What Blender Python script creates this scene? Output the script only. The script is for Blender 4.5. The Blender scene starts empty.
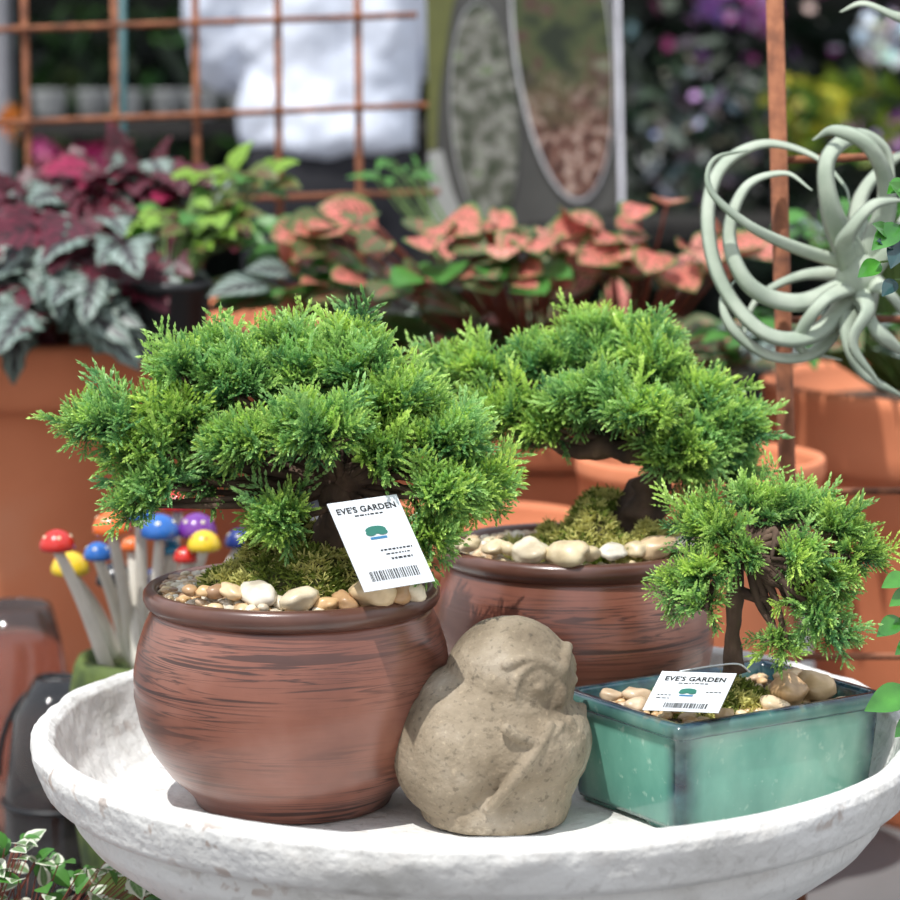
import bpy, bmesh, math, random
import numpy as np
from mathutils import Vector, Matrix, Euler, noise as mnoise
random.seed(7)
S=bpy.context.scene
S.view_settings.view_transform='Standard'
CAMY=-1.72; CAMZ=1.025; TP=0.1352; F=2552.0
# ---------- survey helper: turns measured bearings + true distance into world metres ----------
def spot(px,py,d):
    v=(py-450)/F; t=(TP+v)/(1-TP*v); c=1/math.sqrt(1+TP*TP)
    k=c+t*c*TP
    return Vector(((px-450)/F*d*k, CAMY+d, CAMZ-d*t))
# ---------- material helpers ----------
def newmat(name):
    m=bpy.data.materials.new(name); m.use_nodes=True
    nt=m.node_tree; b=nt.nodes['Principled BSDF']; return m,nt,b
def ramp(nt,fac,stops):
    r=nt.nodes.new('ShaderNodeValToRGB'); e=r.color_ramp.elements
    while len(e)<len(stops): e.new(0.5)
    for i,(p,c) in enumerate(stops):
        e[i].position=p; e[i].color=(*c[:3],1)
    nt.links.new(fac,r.inputs['Fac']); return r.outputs['Color']
def noisetex(nt,scale,detail=4,stretch=(1,1,1),dist=0,coord='Object'):
    tc=nt.nodes.new('ShaderNodeTexCoord'); mp=nt.nodes.new('ShaderNodeMapping')
    mp.inputs['Scale'].default_value=stretch
    nt.links.new(tc.outputs[coord],mp.inputs['Vector'])
    n=nt.nodes.new('ShaderNodeTexNoise'); n.inputs['Scale'].default_value=scale
    n.inputs['Detail'].default_value=detail; n.inputs['Distortion'].default_value=dist
    nt.links.new(mp.outputs[0],n.inputs['Vector']); return n.outputs['Fac']
def addbump(nt,b,fac,strength,dist):
    bp=nt.nodes.new('ShaderNodeBump'); bp.inputs['Strength'].default_value=strength
    bp.inputs['Distance'].default_value=dist
    nt.links.new(fac,bp.inputs['Height']); nt.links.new(bp.outputs[0],b.inputs['Normal'])
def mix(nt,fac,a,b,blend='MIX'):
    m=nt.nodes.new('ShaderNodeMix'); m.data_type='RGBA'; m.blend_type=blend
    for s,v in ((0,fac),(6,a),(7,b)):
        if isinstance(v,bpy.types.NodeSocket): nt.links.new(v,m.inputs[s])
        else: m.inputs[s].default_value=v if s==0 else (*v[:3],1)
    return m.outputs[2]
def math_(nt,op,a,b=None,clamp=False):
    m=nt.nodes.new('ShaderNodeMath'); m.operation=op; m.use_clamp=clamp
    for i,v in enumerate((a,b)):
        if v is None: continue
        if isinstance(v,bpy.types.NodeSocket): nt.links.new(v,m.inputs[i])
        else: m.inputs[i].default_value=v
    return m.outputs[0]
def noisy(name,stops,scale,rough=.6,bump=0,bdist=.002,detail=5,stretch=(1,1,1),dist=0,metal=0,coat=0,bscale=None):
    m,nt,b=newmat(name); n=noisetex(nt,scale,detail,stretch,dist)
    nt.links.new(ramp(nt,n,stops),b.inputs['Base Color'])
    b.inputs['Roughness'].default_value=rough; b.inputs['Metallic'].default_value=metal
    b.inputs['Coat Weight'].default_value=coat; b.inputs['Coat Roughness'].default_value=.15
    if bump: addbump(nt,b,noisetex(nt,bscale or scale*2,8),bump,bdist)
    return m
def attrmat(name,rough=.5,transl=0,bump=0,bscale=200,gain=None,coat=0):
    m,nt,b=newmat(name); a=nt.nodes.new('ShaderNodeAttribute'); a.attribute_name='Col'
    col=a.outputs['Color']
    if gain is not None:
        col=mix(nt,1.0,col,ramp(nt,noisetex(nt,gain,4),[(.3,(.6,.55,.5)),(.7,(1.1,1.1,1.1))]),'MULTIPLY')
    nt.links.new(col,b.inputs['Base Color']); b.inputs['Roughness'].default_value=rough
    b.inputs['Coat Weight'].default_value=coat
    if bump: addbump(nt,b,noisetex(nt,bscale,4),bump,.001)
    if transl:
        t=nt.nodes.new('ShaderNodeBsdfTranslucent'); nt.links.new(col,t.inputs['Color'])
        mx=nt.nodes.new('ShaderNodeMixShader'); mx.inputs[0].default_value=transl
        nt.links.new(b.outputs[0],mx.inputs[1]); nt.links.new(t.outputs[0],mx.inputs[2])
        nt.links.new(mx.outputs[0],nt.nodes['Material Output'].inputs['Surface'])
    return m
def veinmat(name,base,vein,edge,mid,n=7,vw=.22,edge_start=.7,transl=.2,base2=None,net=0):
    m,nt,b=newmat(name); tc=nt.nodes.new('ShaderNodeTexCoord'); sp=nt.nodes.new('ShaderNodeSeparateXYZ')
    nt.links.new(tc.outputs['UV'],sp.inputs[0]); s=sp.outputs[0]; q=sp.outputs[1]
    a=math_(nt,'ABSOLUTE',math_(nt,'MULTIPLY',math_(nt,'SUBTRACT',q,.5),2))
    ph=math_(nt,'MULTIPLY',math_(nt,'SUBTRACT',s,math_(nt,'MULTIPLY',a,.35)),n)
    fr=math_(nt,'ABSOLUTE',math_(nt,'SUBTRACT',math_(nt,'FRACT',math_(nt,'ADD',ph,10)),.5))
    v1=math_(nt,'LESS_THAN',fr,vw/2); v2=math_(nt,'LESS_THAN',a,.09)
    vv=math_(nt,'MAXIMUM',v1,v2)
    if net:
        vo=nt.nodes.new('ShaderNodeTexVoronoi'); vo.feature='DISTANCE_TO_EDGE'; vo.inputs['Scale'].default_value=net
        nt.links.new(tc.outputs['Object'],vo.inputs['Vector'])
        vv=math_(nt,'MAXIMUM',vv,math_(nt,'LESS_THAN',vo.outputs['Distance'],.10))
    bcol=ramp(nt,noisetex(nt,25,3),[(.35,base),(.65,base2 or base)])
    c=mix(nt,vv,bcol,vein)
    e=math_(nt,'MULTIPLY',math_(nt,'SUBTRACT',a,edge_start),5,True)
    e2=math_(nt,'MULTIPLY',math_(nt,'SUBTRACT',s,.85),6,True)
    c=mix(nt,math_(nt,'MAXIMUM',e,e2),c,edge)
    if mid is not None:
        mm=math_(nt,'MULTIPLY',math_(nt,'SUBTRACT',.35,a),3.0,True)
        c=mix(nt,mm,c,mid)
    nt.links.new(c,b.inputs['Base Color']); b.inputs['Roughness'].default_value=.45
    t=nt.nodes.new('ShaderNodeBsdfTranslucent'); nt.links.new(c,t.inputs['Color'])
    mx=nt.nodes.new('ShaderNodeMixShader'); mx.inputs[0].default_value=transl
    nt.links.new(b.outputs[0],mx.inputs[1]); nt.links.new(t.outputs[0],mx.inputs[2])
    nt.links.new(mx.outputs[0],nt.nodes['Material Output'].inputs['Surface'])
    return m
def plain(name,c,rough=.5,metal=0,coat=0):
    m,nt,b=newmat(name)
    n=noisetex(nt,30,3)
    nt.links.new(ramp(nt,n,[(.3,[x*.88 for x in c]),(.7,[min(1,x*1.06) for x in c])]),b.inputs['Base Color'])
    b.inputs['Roughness'].default_value=rough; b.inputs['Metallic'].default_value=metal; b.inputs['Coat Weight'].default_value=coat
    return m
# ---------- object helpers ----------
def empty(name,loc=(0,0,0)):
    e=bpy.data.objects.new(name,None); e.location=loc; e.empty_display_size=.05
    S.collection.objects.link(e); return e
def link(o,parent=None):
    S.collection.objects.link(o)
    if parent is not None:
        o.parent=parent; o.matrix_parent_inverse=Matrix.Translation(-Vector(parent.location))
    return o
def smooth(me): 
    me.polygons.foreach_set('use_smooth',[True]*len(me.polygons))
def mesh_obj(name,verts,faces,mat,parent=None,loc=(0,0,0),sm=True,cols=None,uvs=None):
    me=bpy.data.meshes.new(name); me.from_pydata([tuple(v) for v in verts],[],faces); me.update()
    if sm: smooth(me)
    if mat: me.materials.append(mat)
    if cols is not None:
        at=me.color_attributes.new('Col','FLOAT_COLOR','POINT')
        c=np.ones((len(verts),4),dtype=np.float32); c[:,:3]=np.array(cols); at.data.foreach_set('color',c.ravel())
    if uvs is not None:
        ul=me.uv_layers.new(name='UVMap'); idx=np.zeros(len(me.loops),dtype=np.int32)
        me.loops.foreach_get('vertex_index',idx); ul.data.foreach_set('uv',np.array(uvs,dtype=np.float32)[idx].ravel())
    o=bpy.data.objects.new(name,me); o.location=loc; return link(o,parent)
class MB:
    def __init__(s): s.v=[];s.f=[];s.c=[];s.u=[]
    def add(s,v,f,c=(1,1,1),u=None):
        o=len(s.v); s.v.extend([tuple(x) for x in v]); s.f.extend([tuple(i+o for i in ff) for ff in f])
        if isinstance(c,list): s.c.extend(c)
        else: s.c.extend([c]*len(v))
        s.u.extend(u if u is not None else [(0,0)]*len(v))
    def obj(s,name,mat,parent=None,sm=True,loc=(0,0,0)):
        return mesh_obj(name,s.v,s.f,mat,parent,loc,sm,s.c,s.u)
def lathe_data(prof,seg=64,c=(0,0,0),wob=0,sx=1,sy=1):
    V=[];Fc=[]
    for r,z in prof:
        for i in range(seg):
            a=2*math.pi*i/seg; rr=r*(1+wob*mnoise.noise(Vector((math.cos(a)*2,math.sin(a)*2,z*8))))
            V.append((c[0]+rr*math.cos(a)*sx,c[1]+rr*math.sin(a)*sy,c[2]+z))
    n=len(prof)
    for j in range(n-1):
        for i in range(seg):
            k=(i+1)%seg; Fc.append((j*seg+i,j*seg+k,(j+1)*seg+k,(j+1)*seg+i))
    Fc.append(tuple(reversed(range(seg)))); Fc.append(tuple((n-1)*seg+i for i in range(seg)))
    return V,Fc
def lathe(name,prof,mat,parent=None,loc=(0,0,0),seg=64,wob=0):
    V,Fc=lathe_data(prof,seg,wob=wob); return mesh_obj(name,V,Fc,mat,parent,loc)
def catmull(pts,n=8):
    P=[Vector(p) for p in pts]; P=[P[0]*2-P[1]]+P+[P[-1]*2-P[-2]]; out=[]
    for i in range(1,len(P)-2):
        for k in range(n):
            t=k/n; a,b,c,d=P[i-1],P[i],P[i+1],P[i+2]
            out.append(.5*((2*b)+(c-a)*t+(2*a-5*b+4*c-d)*t*t+(3*b-a-3*c+d)*t**3))
    out.append(P[-2]); return out
def tube_data(pts,radii,seg=8,flat=1.0,ref=None):
    n=len(pts); V=[];Fc=[]
    if not hasattr(radii,'__len__'): radii=[radii]*n
    prev=None
    for i in range(n):
        d=(pts[min(i+1,n-1)]-pts[max(i-1,0)]).normalized()
        if prev is None:
            r=ref or (Vector((0,0,1)) if abs(d.z)<.9 else Vector((1,0,0)))
            a=d.cross(r).normalized()
        else:
            a=(prev-d*prev.dot(d)).normalized()
        prev=a; b=d.cross(a)
        for k in range(seg):
            t=2*math.pi*k/seg; V.append(pts[i]+a*math.cos(t)*radii[i]+b*math.sin(t)*radii[i]*flat)
    for j in range(n-1):
        for i in range(seg):
            k=(i+1)%seg; Fc.append((j*seg+i,j*seg+k,(j+1)*seg+k,(j+1)*seg+i))
    Fc.append(tuple(reversed(range(seg)))); Fc.append(tuple((n-1)*seg+i for i in range(seg)))
    return V,Fc
def interp(r,n):
    return list(np.interp(np.linspace(0,1,n),np.linspace(0,1,len(r)),r))
def ico(sub=2):
    bm=bmesh.new(); bmesh.ops.create_icosphere(bm,subdivisions=sub,radius=1)
    V=np.array([v.co[:] for v in bm.verts]); Fc=[tuple(v.index for v in f.verts) for f in bm.faces]; bm.free(); return V,Fc
ICO={k:ico(k) for k in (1,2,3,4)}
def ell(mb,c,r,sub=3,rot=None,col=(1,1,1),nz=0,seed=0):
    V,Fc=ICO[sub]; out=[]
    R=rot.to_matrix() if rot is not None else None
    for v in V:
        p=Vector(v)
        if nz: p=p*(1+nz*mnoise.noise(p*1.3+Vector((seed*3.1,seed*1.7,0))))
        p=Vector((p.x*r[0],p.y*r[1],p.z*r[2]))
        if R is not None: p=R@p
        out.append(p+Vector(c))
    mb.add(out,Fc,col)
def box(mb,c,s,col=(1,1,1),rz=0):
    V=[];R=Matrix.Rotation(rz,3,'Z')
    for x in(-1,1):
        for y in(-1,1):
            for z in(-1,1): V.append(Vector(c)+R@Vector((x*s[0]/2,y*s[1]/2,z*s[2]/2)))
    mb.add(V,[(0,1,3,2),(4,6,7,5),(0,4,5,1),(2,3,7,6),(0,2,6,4),(1,5,7,3)],col)
# ---------- leaves ----------
def leaf(mb,base,d,up,L,W,droop=.2,fold=.2,prof='ovate',rip=0,n=9,m=3,col=(1,1,1)):
    d=Vector(d).normalized(); up=Vector(up); up=(up-d*up.dot(d)).normalized(); side=d.cross(up)
    V=[];U=[];Fc=[]
    if prof=='jag': n=15
    for i in range(n+1):
        s=i/n
        if prof=='heart': w=math.sin(math.pi*min(1,s**.5))**.75 if 0<s<1 else .03
        elif prof=='jag': w=(math.sin(math.pi*min(1,s**.55))**.75)*(.82+.28*(i%3==1)) if 0<s<1 else .03
        elif prof=='round': w=math.sin(math.pi*s**.8)**.70 if 0<s<1 else .03
        else: w=math.sin(math.pi*s**.75)**.9 if 0<s<1 else .03
        w=max(w,.02)*W/2
        c=Vector(base)+d*L*s-up*droop*L*s*s
        for j in range(-m,m+1):
            q=j/m
            ww=w*(1+rip*.5*math.sin(s*25+j))
            p=c+side*ww*q+up*(fold*w*abs(q)+rip*W*.25*math.sin(s*14+q*3)*abs(q))
            V.append(p); U.append((s,q*.5+.5))
    k=2*m+1
    for i in range(n):
        for j in range(2*m): Fc.append((i*k+j,i*k+j+1,(i+1)*k+j+1,(i+1)*k+j))
    mb.add(V,Fc,col,U)
def plant(name,c,spread,n,L,W,mats,stemmat,prof='ovate',droop=.25,fold=.2,rip=0,parent=None,camb=.5,seed=1,root=None,updir=1.0,sz=.35,sr=.0018,dz=.15,jit=1.0):
    rnd=random.Random(seed); c=Vector(c); own=parent or empty(name,c)
    mbs=[MB() for _ in mats]; st=MB()
    root=Vector(root) if root is not None else c-Vector((0,0,spread[2]*.6))
    for i in range(n):
        a=rnd.uniform(0,2*math.pi); rr=math.sqrt(rnd.random()); h=rnd.random()
        u=Vector((math.cos(a)*rr,math.sin(a)*rr,h*math.sqrt(max(0,1-rr*rr*.8))))
        p=c+Vector((u.x*spread[0],u.y*spread[1],u.z*spread[2]))
        d=Vector((u.x+rnd.uniform(-.7,.7)*jit,u.y-camb+rnd.uniform(-.4,.4)*jit,dz+rnd.uniform(-.4,.4)*jit))
        up=Vector((rnd.uniform(-.4,.4)*jit,-camb*.8+rnd.uniform(-.3,.3)*jit,updir))
        k=rnd.randrange(len(mats)); sc=rnd.uniform(1-sz,1+sz*.4)
        leaf(mbs[k],p,d,up,L*sc,W*sc,droop,fold,prof,rip)
        pts=catmull([root+Vector((u.x*spread[0]*.2,u.y*spread[1]*.2,0)),root.lerp(p,.5)+Vector((0,0,.01)),p],4)
        V,Fc=tube_data(pts,interp([sr*1.3,sr*.7],len(pts)),5); st.add(V,Fc)
    for i,mb in enumerate(mbs):
        if mb.v: mb.obj('leaves_%d'%(i+1),mats[i],own)
    st.obj('stems',stemmat,own); return own
# ================= MATERIALS =================
def m_brownpot():
    m,nt,b=newmat('brown_streaked_glaze')
    base=ramp(nt,noisetex(nt,10,5),[(.3,(.15,.050,.032)),(.5,(.235,.086,.055)),(.72,(.33,.15,.11))])
    st=noisetex(nt,5,6,(1.0,1.0,26),.9)
    mask=ramp(nt,noisetex(nt,6,2,(1,1,3)),[(.40,(.06,.06,.06)),(.54,(1,1,1))])
    lines=ramp(nt,st,[(.37,(1,1,1)),(.42,(0,0,0)),(.49,(0,0,0)),(.515,(1,1,1)),(.54,(.1,.1,.1)),(.58,(0,0,0)),(.61,(.9,.9,.9))])
    fac=math_(nt,'MULTIPLY',lines,mask)
    c=mix(nt,math_(nt,'MULTIPLY',fac,.85),base,(.030,.014,.012))
    nt.links.new(c,b.inputs['Base Color']); b.inputs['Roughness'].default_value=.30
    b.inputs['Metallic'].default_value=.15; b.inputs['Coat Weight'].default_value=.5; b.inputs['Coat Roughness'].default_value=.22
    addbump(nt,b,st,.3,.0015); return m
M_POT=m_brownpot()
M_RIM=noisy('brown_rim_glaze',[(.3,(.07,.028,.02)),(.7,(.16,.07,.048))],20,.32,coat=.35)
def m_dish():
    m,nt,b=newmat('chipped_white_paint')
    c=ramp(nt,noisetex(nt,13,10),[(.26,(.47,.455,.42)),(.38,(.66,.645,.61)),(.6,(.74,.73,.70))])
    grey=ramp(nt,noisetex(nt,90,7,dist=.6),[(.58,(0,0,0)),(.66,(1,1,1))])
    c=mix(nt,math_(nt,'MULTIPLY',grey,.3),c,(.38,.36,.33))
    a=nt.nodes.new('ShaderNodeAttribute'); a.attribute_name='Col'
    sp=nt.nodes.new('ShaderNodeSeparateColor'); nt.links.new(a.outputs['Color'],sp.inputs[0])
    e=math_(nt,'MULTIPLY',sp.outputs[0],ramp(nt,noisetex(nt,75,9,dist=.5),[(.54,(0,0,0)),(.60,(.75,.75,.75))]))
    e=math_(nt,'MULTIPLY',e,ramp(nt,noisetex(nt,9,2),[(.50,(.10,.10,.10)),(.62,(1,1,1))]))
    c=mix(nt,e,c,(.33,.22,.16))
    nt.links.new(c,b.inputs['Base Color']); b.inputs['Roughness'].default_value=.6
    addbump(nt,b,noisetex(nt,60,10),1.0,.004); return m
M_DISH=m_dish()
def m_stone():
    m,nt,b=newmat('carved_stone')
    c=ramp(nt,noisetex(nt,20,10),[(.26,(.12,.088,.055)),(.42,(.21,.165,.11)),(.55,(.29,.235,.165)),(.72,(.44,.38,.30))])
    sp=ramp(nt,noisetex(nt,230,4),[(.30,(.6,.6,.6)),(.42,(1,1,1)),(.60,(1,1,1)),(.74,(1.35,1.35,1.35))])
    c=mix(nt,1.0,c,sp,'MULTIPLY')
    nt.links.new(c,b.inputs['Base Color']); b.inputs['Roughness'].default_value=.85
    addbump(nt,b,noisetex(nt,200,10),.8,.002); return m
M_STONE=m_stone()
M_MOSS=attrmat('moss_fibres',.9,.25)
M_SOIL=noisy('potting_soil',[(.3,(.03,.02,.012)),(.7,(.12,.08,.045))],90,.95,1,.004,6)
M_PEB=attrmat('river_pebbles',.35,0,.2,120,60,coat=.15)
M_JUN=attrmat('juniper_needles',.42,.35)
M_BARK=noisy('juniper_bark',[(.3,(.03,.018,.012)),(.6,(.10,.06,.04)),(.8,(.20,.13,.09))],60,.9,1,.002,6,(1,1,.35))
M_RUST=noisy('rusted_steel',[(.3,(.10,.035,.018)),(.55,(.26,.095,.045)),(.75,(.38,.15,.07))],60,.85,.5,.001)
M_TERRA=noisy('terracotta',[(.3,(.56,.175,.075)),(.6,(.68,.235,.11)),(.8,(.70,.30,.17))],5,.75,.2,.002,bscale=60)
M_TERRA2=noisy('terracotta_dark',[(.3,(.48,.14,.06)),(.7,(.64,.21,.095))],8,.75,.2,.002,bscale=60)
M_BLACKP=plain('black_plastic',(.012,.013,.015),.4)
M_GREY=noisy('grey_paving',[(.3,(.10,.10,.11)),(.7,(.19,.19,.20))],3,.85,.4,.004,bscale=50)
M_PLAT=noisy('platform_stone',[(.3,(.10,.10,.10)),(.7,(.18,.175,.175))],4,.8,.3,.003,bscale=40)
M_STEM=plain('green_stem',(.10,.18,.04),.6)
M_REDSTEM=plain('red_stem',(.20,.05,.03),.6)
# ================= GROUND / SHELL =================
def slab(name,c,s,mat):
    mb=MB(); box(mb,(0,0,0),s); return mesh_obj(name,mb.v,mb.f,mat,None,c,False)
slab('ground',(0,3,-.05),(16,14,.1),M_GREY)
slab('display_platform',(0,1.4,.13),(5,2.1,.26),M_PLAT)
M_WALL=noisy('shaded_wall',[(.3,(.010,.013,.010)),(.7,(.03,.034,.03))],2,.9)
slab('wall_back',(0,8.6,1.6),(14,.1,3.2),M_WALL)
slab('added_shade_roof',(0,6.9,3.25),(14,4.4,.08),plain('shade_roof_grey',(.12,.13,.12),.8))  # unseen roof, added to keep the sun off the far background
# ================= DISH =================
dish=empty('birdbath_bowl',(0.0186,0,.0))
pp=[(.05,.48),(.12,.483),(.19,.495),(.240,.516),(.268,.538),(.277,.550),(.279,.560),(.2795,.566),(.283,.568),(.291,.569),(.296,.573),(.300,.583),(.3035,.594),(.304,.600),(.302,.6045),
     (.298,.6065),(.292,.6065),(.288,.6035),(.2865,.597),(.283,.583),(.277,.568),(.268,.557),(.260,.551),(.250,.5500),(.15,.5498),(.02,.5496)]
P_=[]
for i in range(len(pp)-1):
    for k in range(4):
        t=k/4; P_.append((pp[i][0]*(1-t)+pp[i+1][0]*t,pp[i][1]*(1-t)+pp[i+1][1]*t))
P_.append(pp[-1])
V,Fc=lathe_data(P_,240)
V2=[];C=[]
for (x,y,z) in V:
    r=math.hypot(x,y); amp=.0026 if r>.279 else .0004
    n=mnoise.noise(Vector((x*22,y*22,z*30)))*amp+mnoise.noise(Vector((x*70,y*70,z*70)))*amp*.5
    k=(1+n/max(r,.05)); V2.append((x*k,y*k,z+n*.5))
    e=0.0
    if r>.300 and z>.590: e=1.0
    elif r>.283 and z>.600: e=.5
    elif .278<r<.298 and z<.576: e=.8
    C.append((e,e,e))
mesh_obj('bowl',V2,Fc,M_DISH,dish,(0.0186,0,0),True,C)
lathe('pedestal',[(.13,0),(.135,.02),(.12,.05),(.075,.08),(.055,.15),(.05,.28),(.06,.38),(.085,.43),(.10,.46),(.10,.4815),(.02,.4815)],M_DISH,dish,(0.0186,0,0),48)
# ================= BROWN POTS =================
POT=[(.060,.0),(.067,.001),(.069,.006),(.074,.012),(.085,.022),(.0965,.038),(.1045,.056),(.1085,.076),(.1085,.092),(.1055,.110),(.1005,.125),(.0965,.1335),(.0955,.1365)]
RIMP=[(.0945,.1350),(.0965,.1368),(.0995,.139),(.1013,.143),(.1010,.1475),(.0985,.1505),(.0950,.1510),(.0920,.149),(.0905,.144),(.0900,.132)]
PALL=[(.70,.53,.32),(.76,.66,.48),(.50,.31,.16),(.82,.77,.66),(.34,.2,.11),(.60,.45,.30),(.70,.46,.23),(.78,.70,.55)]
def pebbles(name,items,parent,seed=3,cols=None):
    mb=MB(); r=random.Random(seed)
    for (p,s) in items:
        q=Euler((r.uniform(-.3,.3),r.uniform(-.3,.3),r.uniform(0,6.3)))
        ell(mb,p,(s*r.uniform(.95,1.3),s*r.uniform(.75,1),s*r.uniform(.55,.75)),2 if s<.008 else 3,q,r.choice(cols or PALL),.28,r.random()*90)
    return mb.obj(name,M_PEB,parent)
def moss(name,c,rx,ry,h,parent,n=9000,seed=1,dry=0.3):
    rg=np.random.default_rng(seed); mb=MB()
    N=32; V=[];Fc=[];C=[]
    def hz(u,v):
        rr=math.hypot(u,v); b=max(0,1-rr**2.2)
        return h*b*(.8+.55*mnoise.noise(Vector((u*2.6+seed,v*2.6,seed))))-.004+.005*mnoise.noise(Vector((u*9,v*9,seed)))*min(1,b*3)
    for i in range(N+1):
        for j in range(N+1):
            u=i/N*2-1; v=j/N*2-1
            k=math.sqrt(1-v*v/2),math.sqrt(1-u*u/2); u2=u*k[0]; v2=v*k[1]
            V.append((c[0]+u2*rx,c[1]+v2*ry,c[2]+hz(u2,v2))); C.append((.06,.055,.016))
    for i in range(N):
        for j in range(N):
            a=i*(N+1)+j; Fc.append((a,a+N+1,a+N+2,a+1))
    mb.add(V,Fc,C)
    for i in range(n):
        a=rg.uniform(0,6.283); rr=math.sqrt(rg.random())*.99; u=rr*math.cos(a); v=rr*math.sin(a)
        p=Vector((c[0]+u*rx,c[1]+v*ry,c[2]+hz(u,v)))
        d=Vector((rg.normal(),rg.normal(),abs(rg.normal())*.6+.1)).normalized()
        s=d.cross(Vector((rg.normal(),rg.normal(),rg.normal()))).normalized()*.0008
        L=rg.uniform(.003,.0075); t=rg.random()
        pn=mnoise.noise(p*60)+.6*mnoise.noise(p*150)
        if pn+rg.normal()*.15>.12-dry*.4: col=(.46+t*.28,.45+t*.24,.14+t*.10)
        else: col=(.09+t*.14,.13+t*.16,.02+t*.02)
        mb.add([p-s,p+s,p+s*.6+d*L,p-s*.6+d*L],[(0,1,2,3)],col)
    return mb.obj(name,M_MOSS,parent,sm=False)
# ---------- juniper ----------
def sprig(rg):
    B=[];D=[];Ln=[];T=[]
    def shoot(o,d,L,n,t0,t1,nl):
        a=np.cross(d,[.3,.9,.1]); a/=np.linalg.norm(a); b=np.cross(d,a)
        for k in range(n):
            f=(k+.6)/n; p=o+d*L*f
            for j in range(3):
                g=k*1.05+j*2.094+rg.normal()*.25
                pr=a*math.cos(g)+b*math.sin(g); nd=d*(.9+.5*f)+pr*.5; nd/=np.linalg.norm(nd)
                B.append(p);D.append(nd);Ln.append(nl*(1-.35*f)*rg.uniform(.8,1.2));T.append(t0+(t1-t0)*f)
        B.append(o+d*L);D.append(d);Ln.append(nl*.9);T.append(t1)
    bend=np.array([rg.normal()*.15,rg.normal()*.15,1]); bend/=np.linalg.norm(bend)
    shoot(np.zeros(3),bend,1,14,0,1,.14)
    for i in range(10):
        f=.06+.74*i/9; g=(i%2)*math.pi+rg.normal()*.5
        d=bend*1.0+np.array([math.cos(g),math.sin(g),0])*.80; d/=np.linalg.norm(d)
        L=.54*(1-.5*f)*rg.uniform(.7,1.3)
        shoot(bend*f,d,L,6,f*.6,min(1,f*.6+.65),.12)
    B=np.array(B);D=np.array(D);Ln=np.array(Ln)[:,None];T=np.array(T)
    r=rg.normal(size=D.shape); s=np.cross(D,r); s/=np.linalg.norm(s,axis=1)[:,None]; s*=.0225
    Vv=np.stack([B-s*.6,B+D*Ln*.45-s,B+D*Ln,B+D*Ln*.45+s],1).reshape(-1,3)
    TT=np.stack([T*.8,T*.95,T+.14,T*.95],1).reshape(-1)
    return Vv,TT
SPR=[sprig(np.random.default_rng(50+i)) for i in range(9)]
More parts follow.
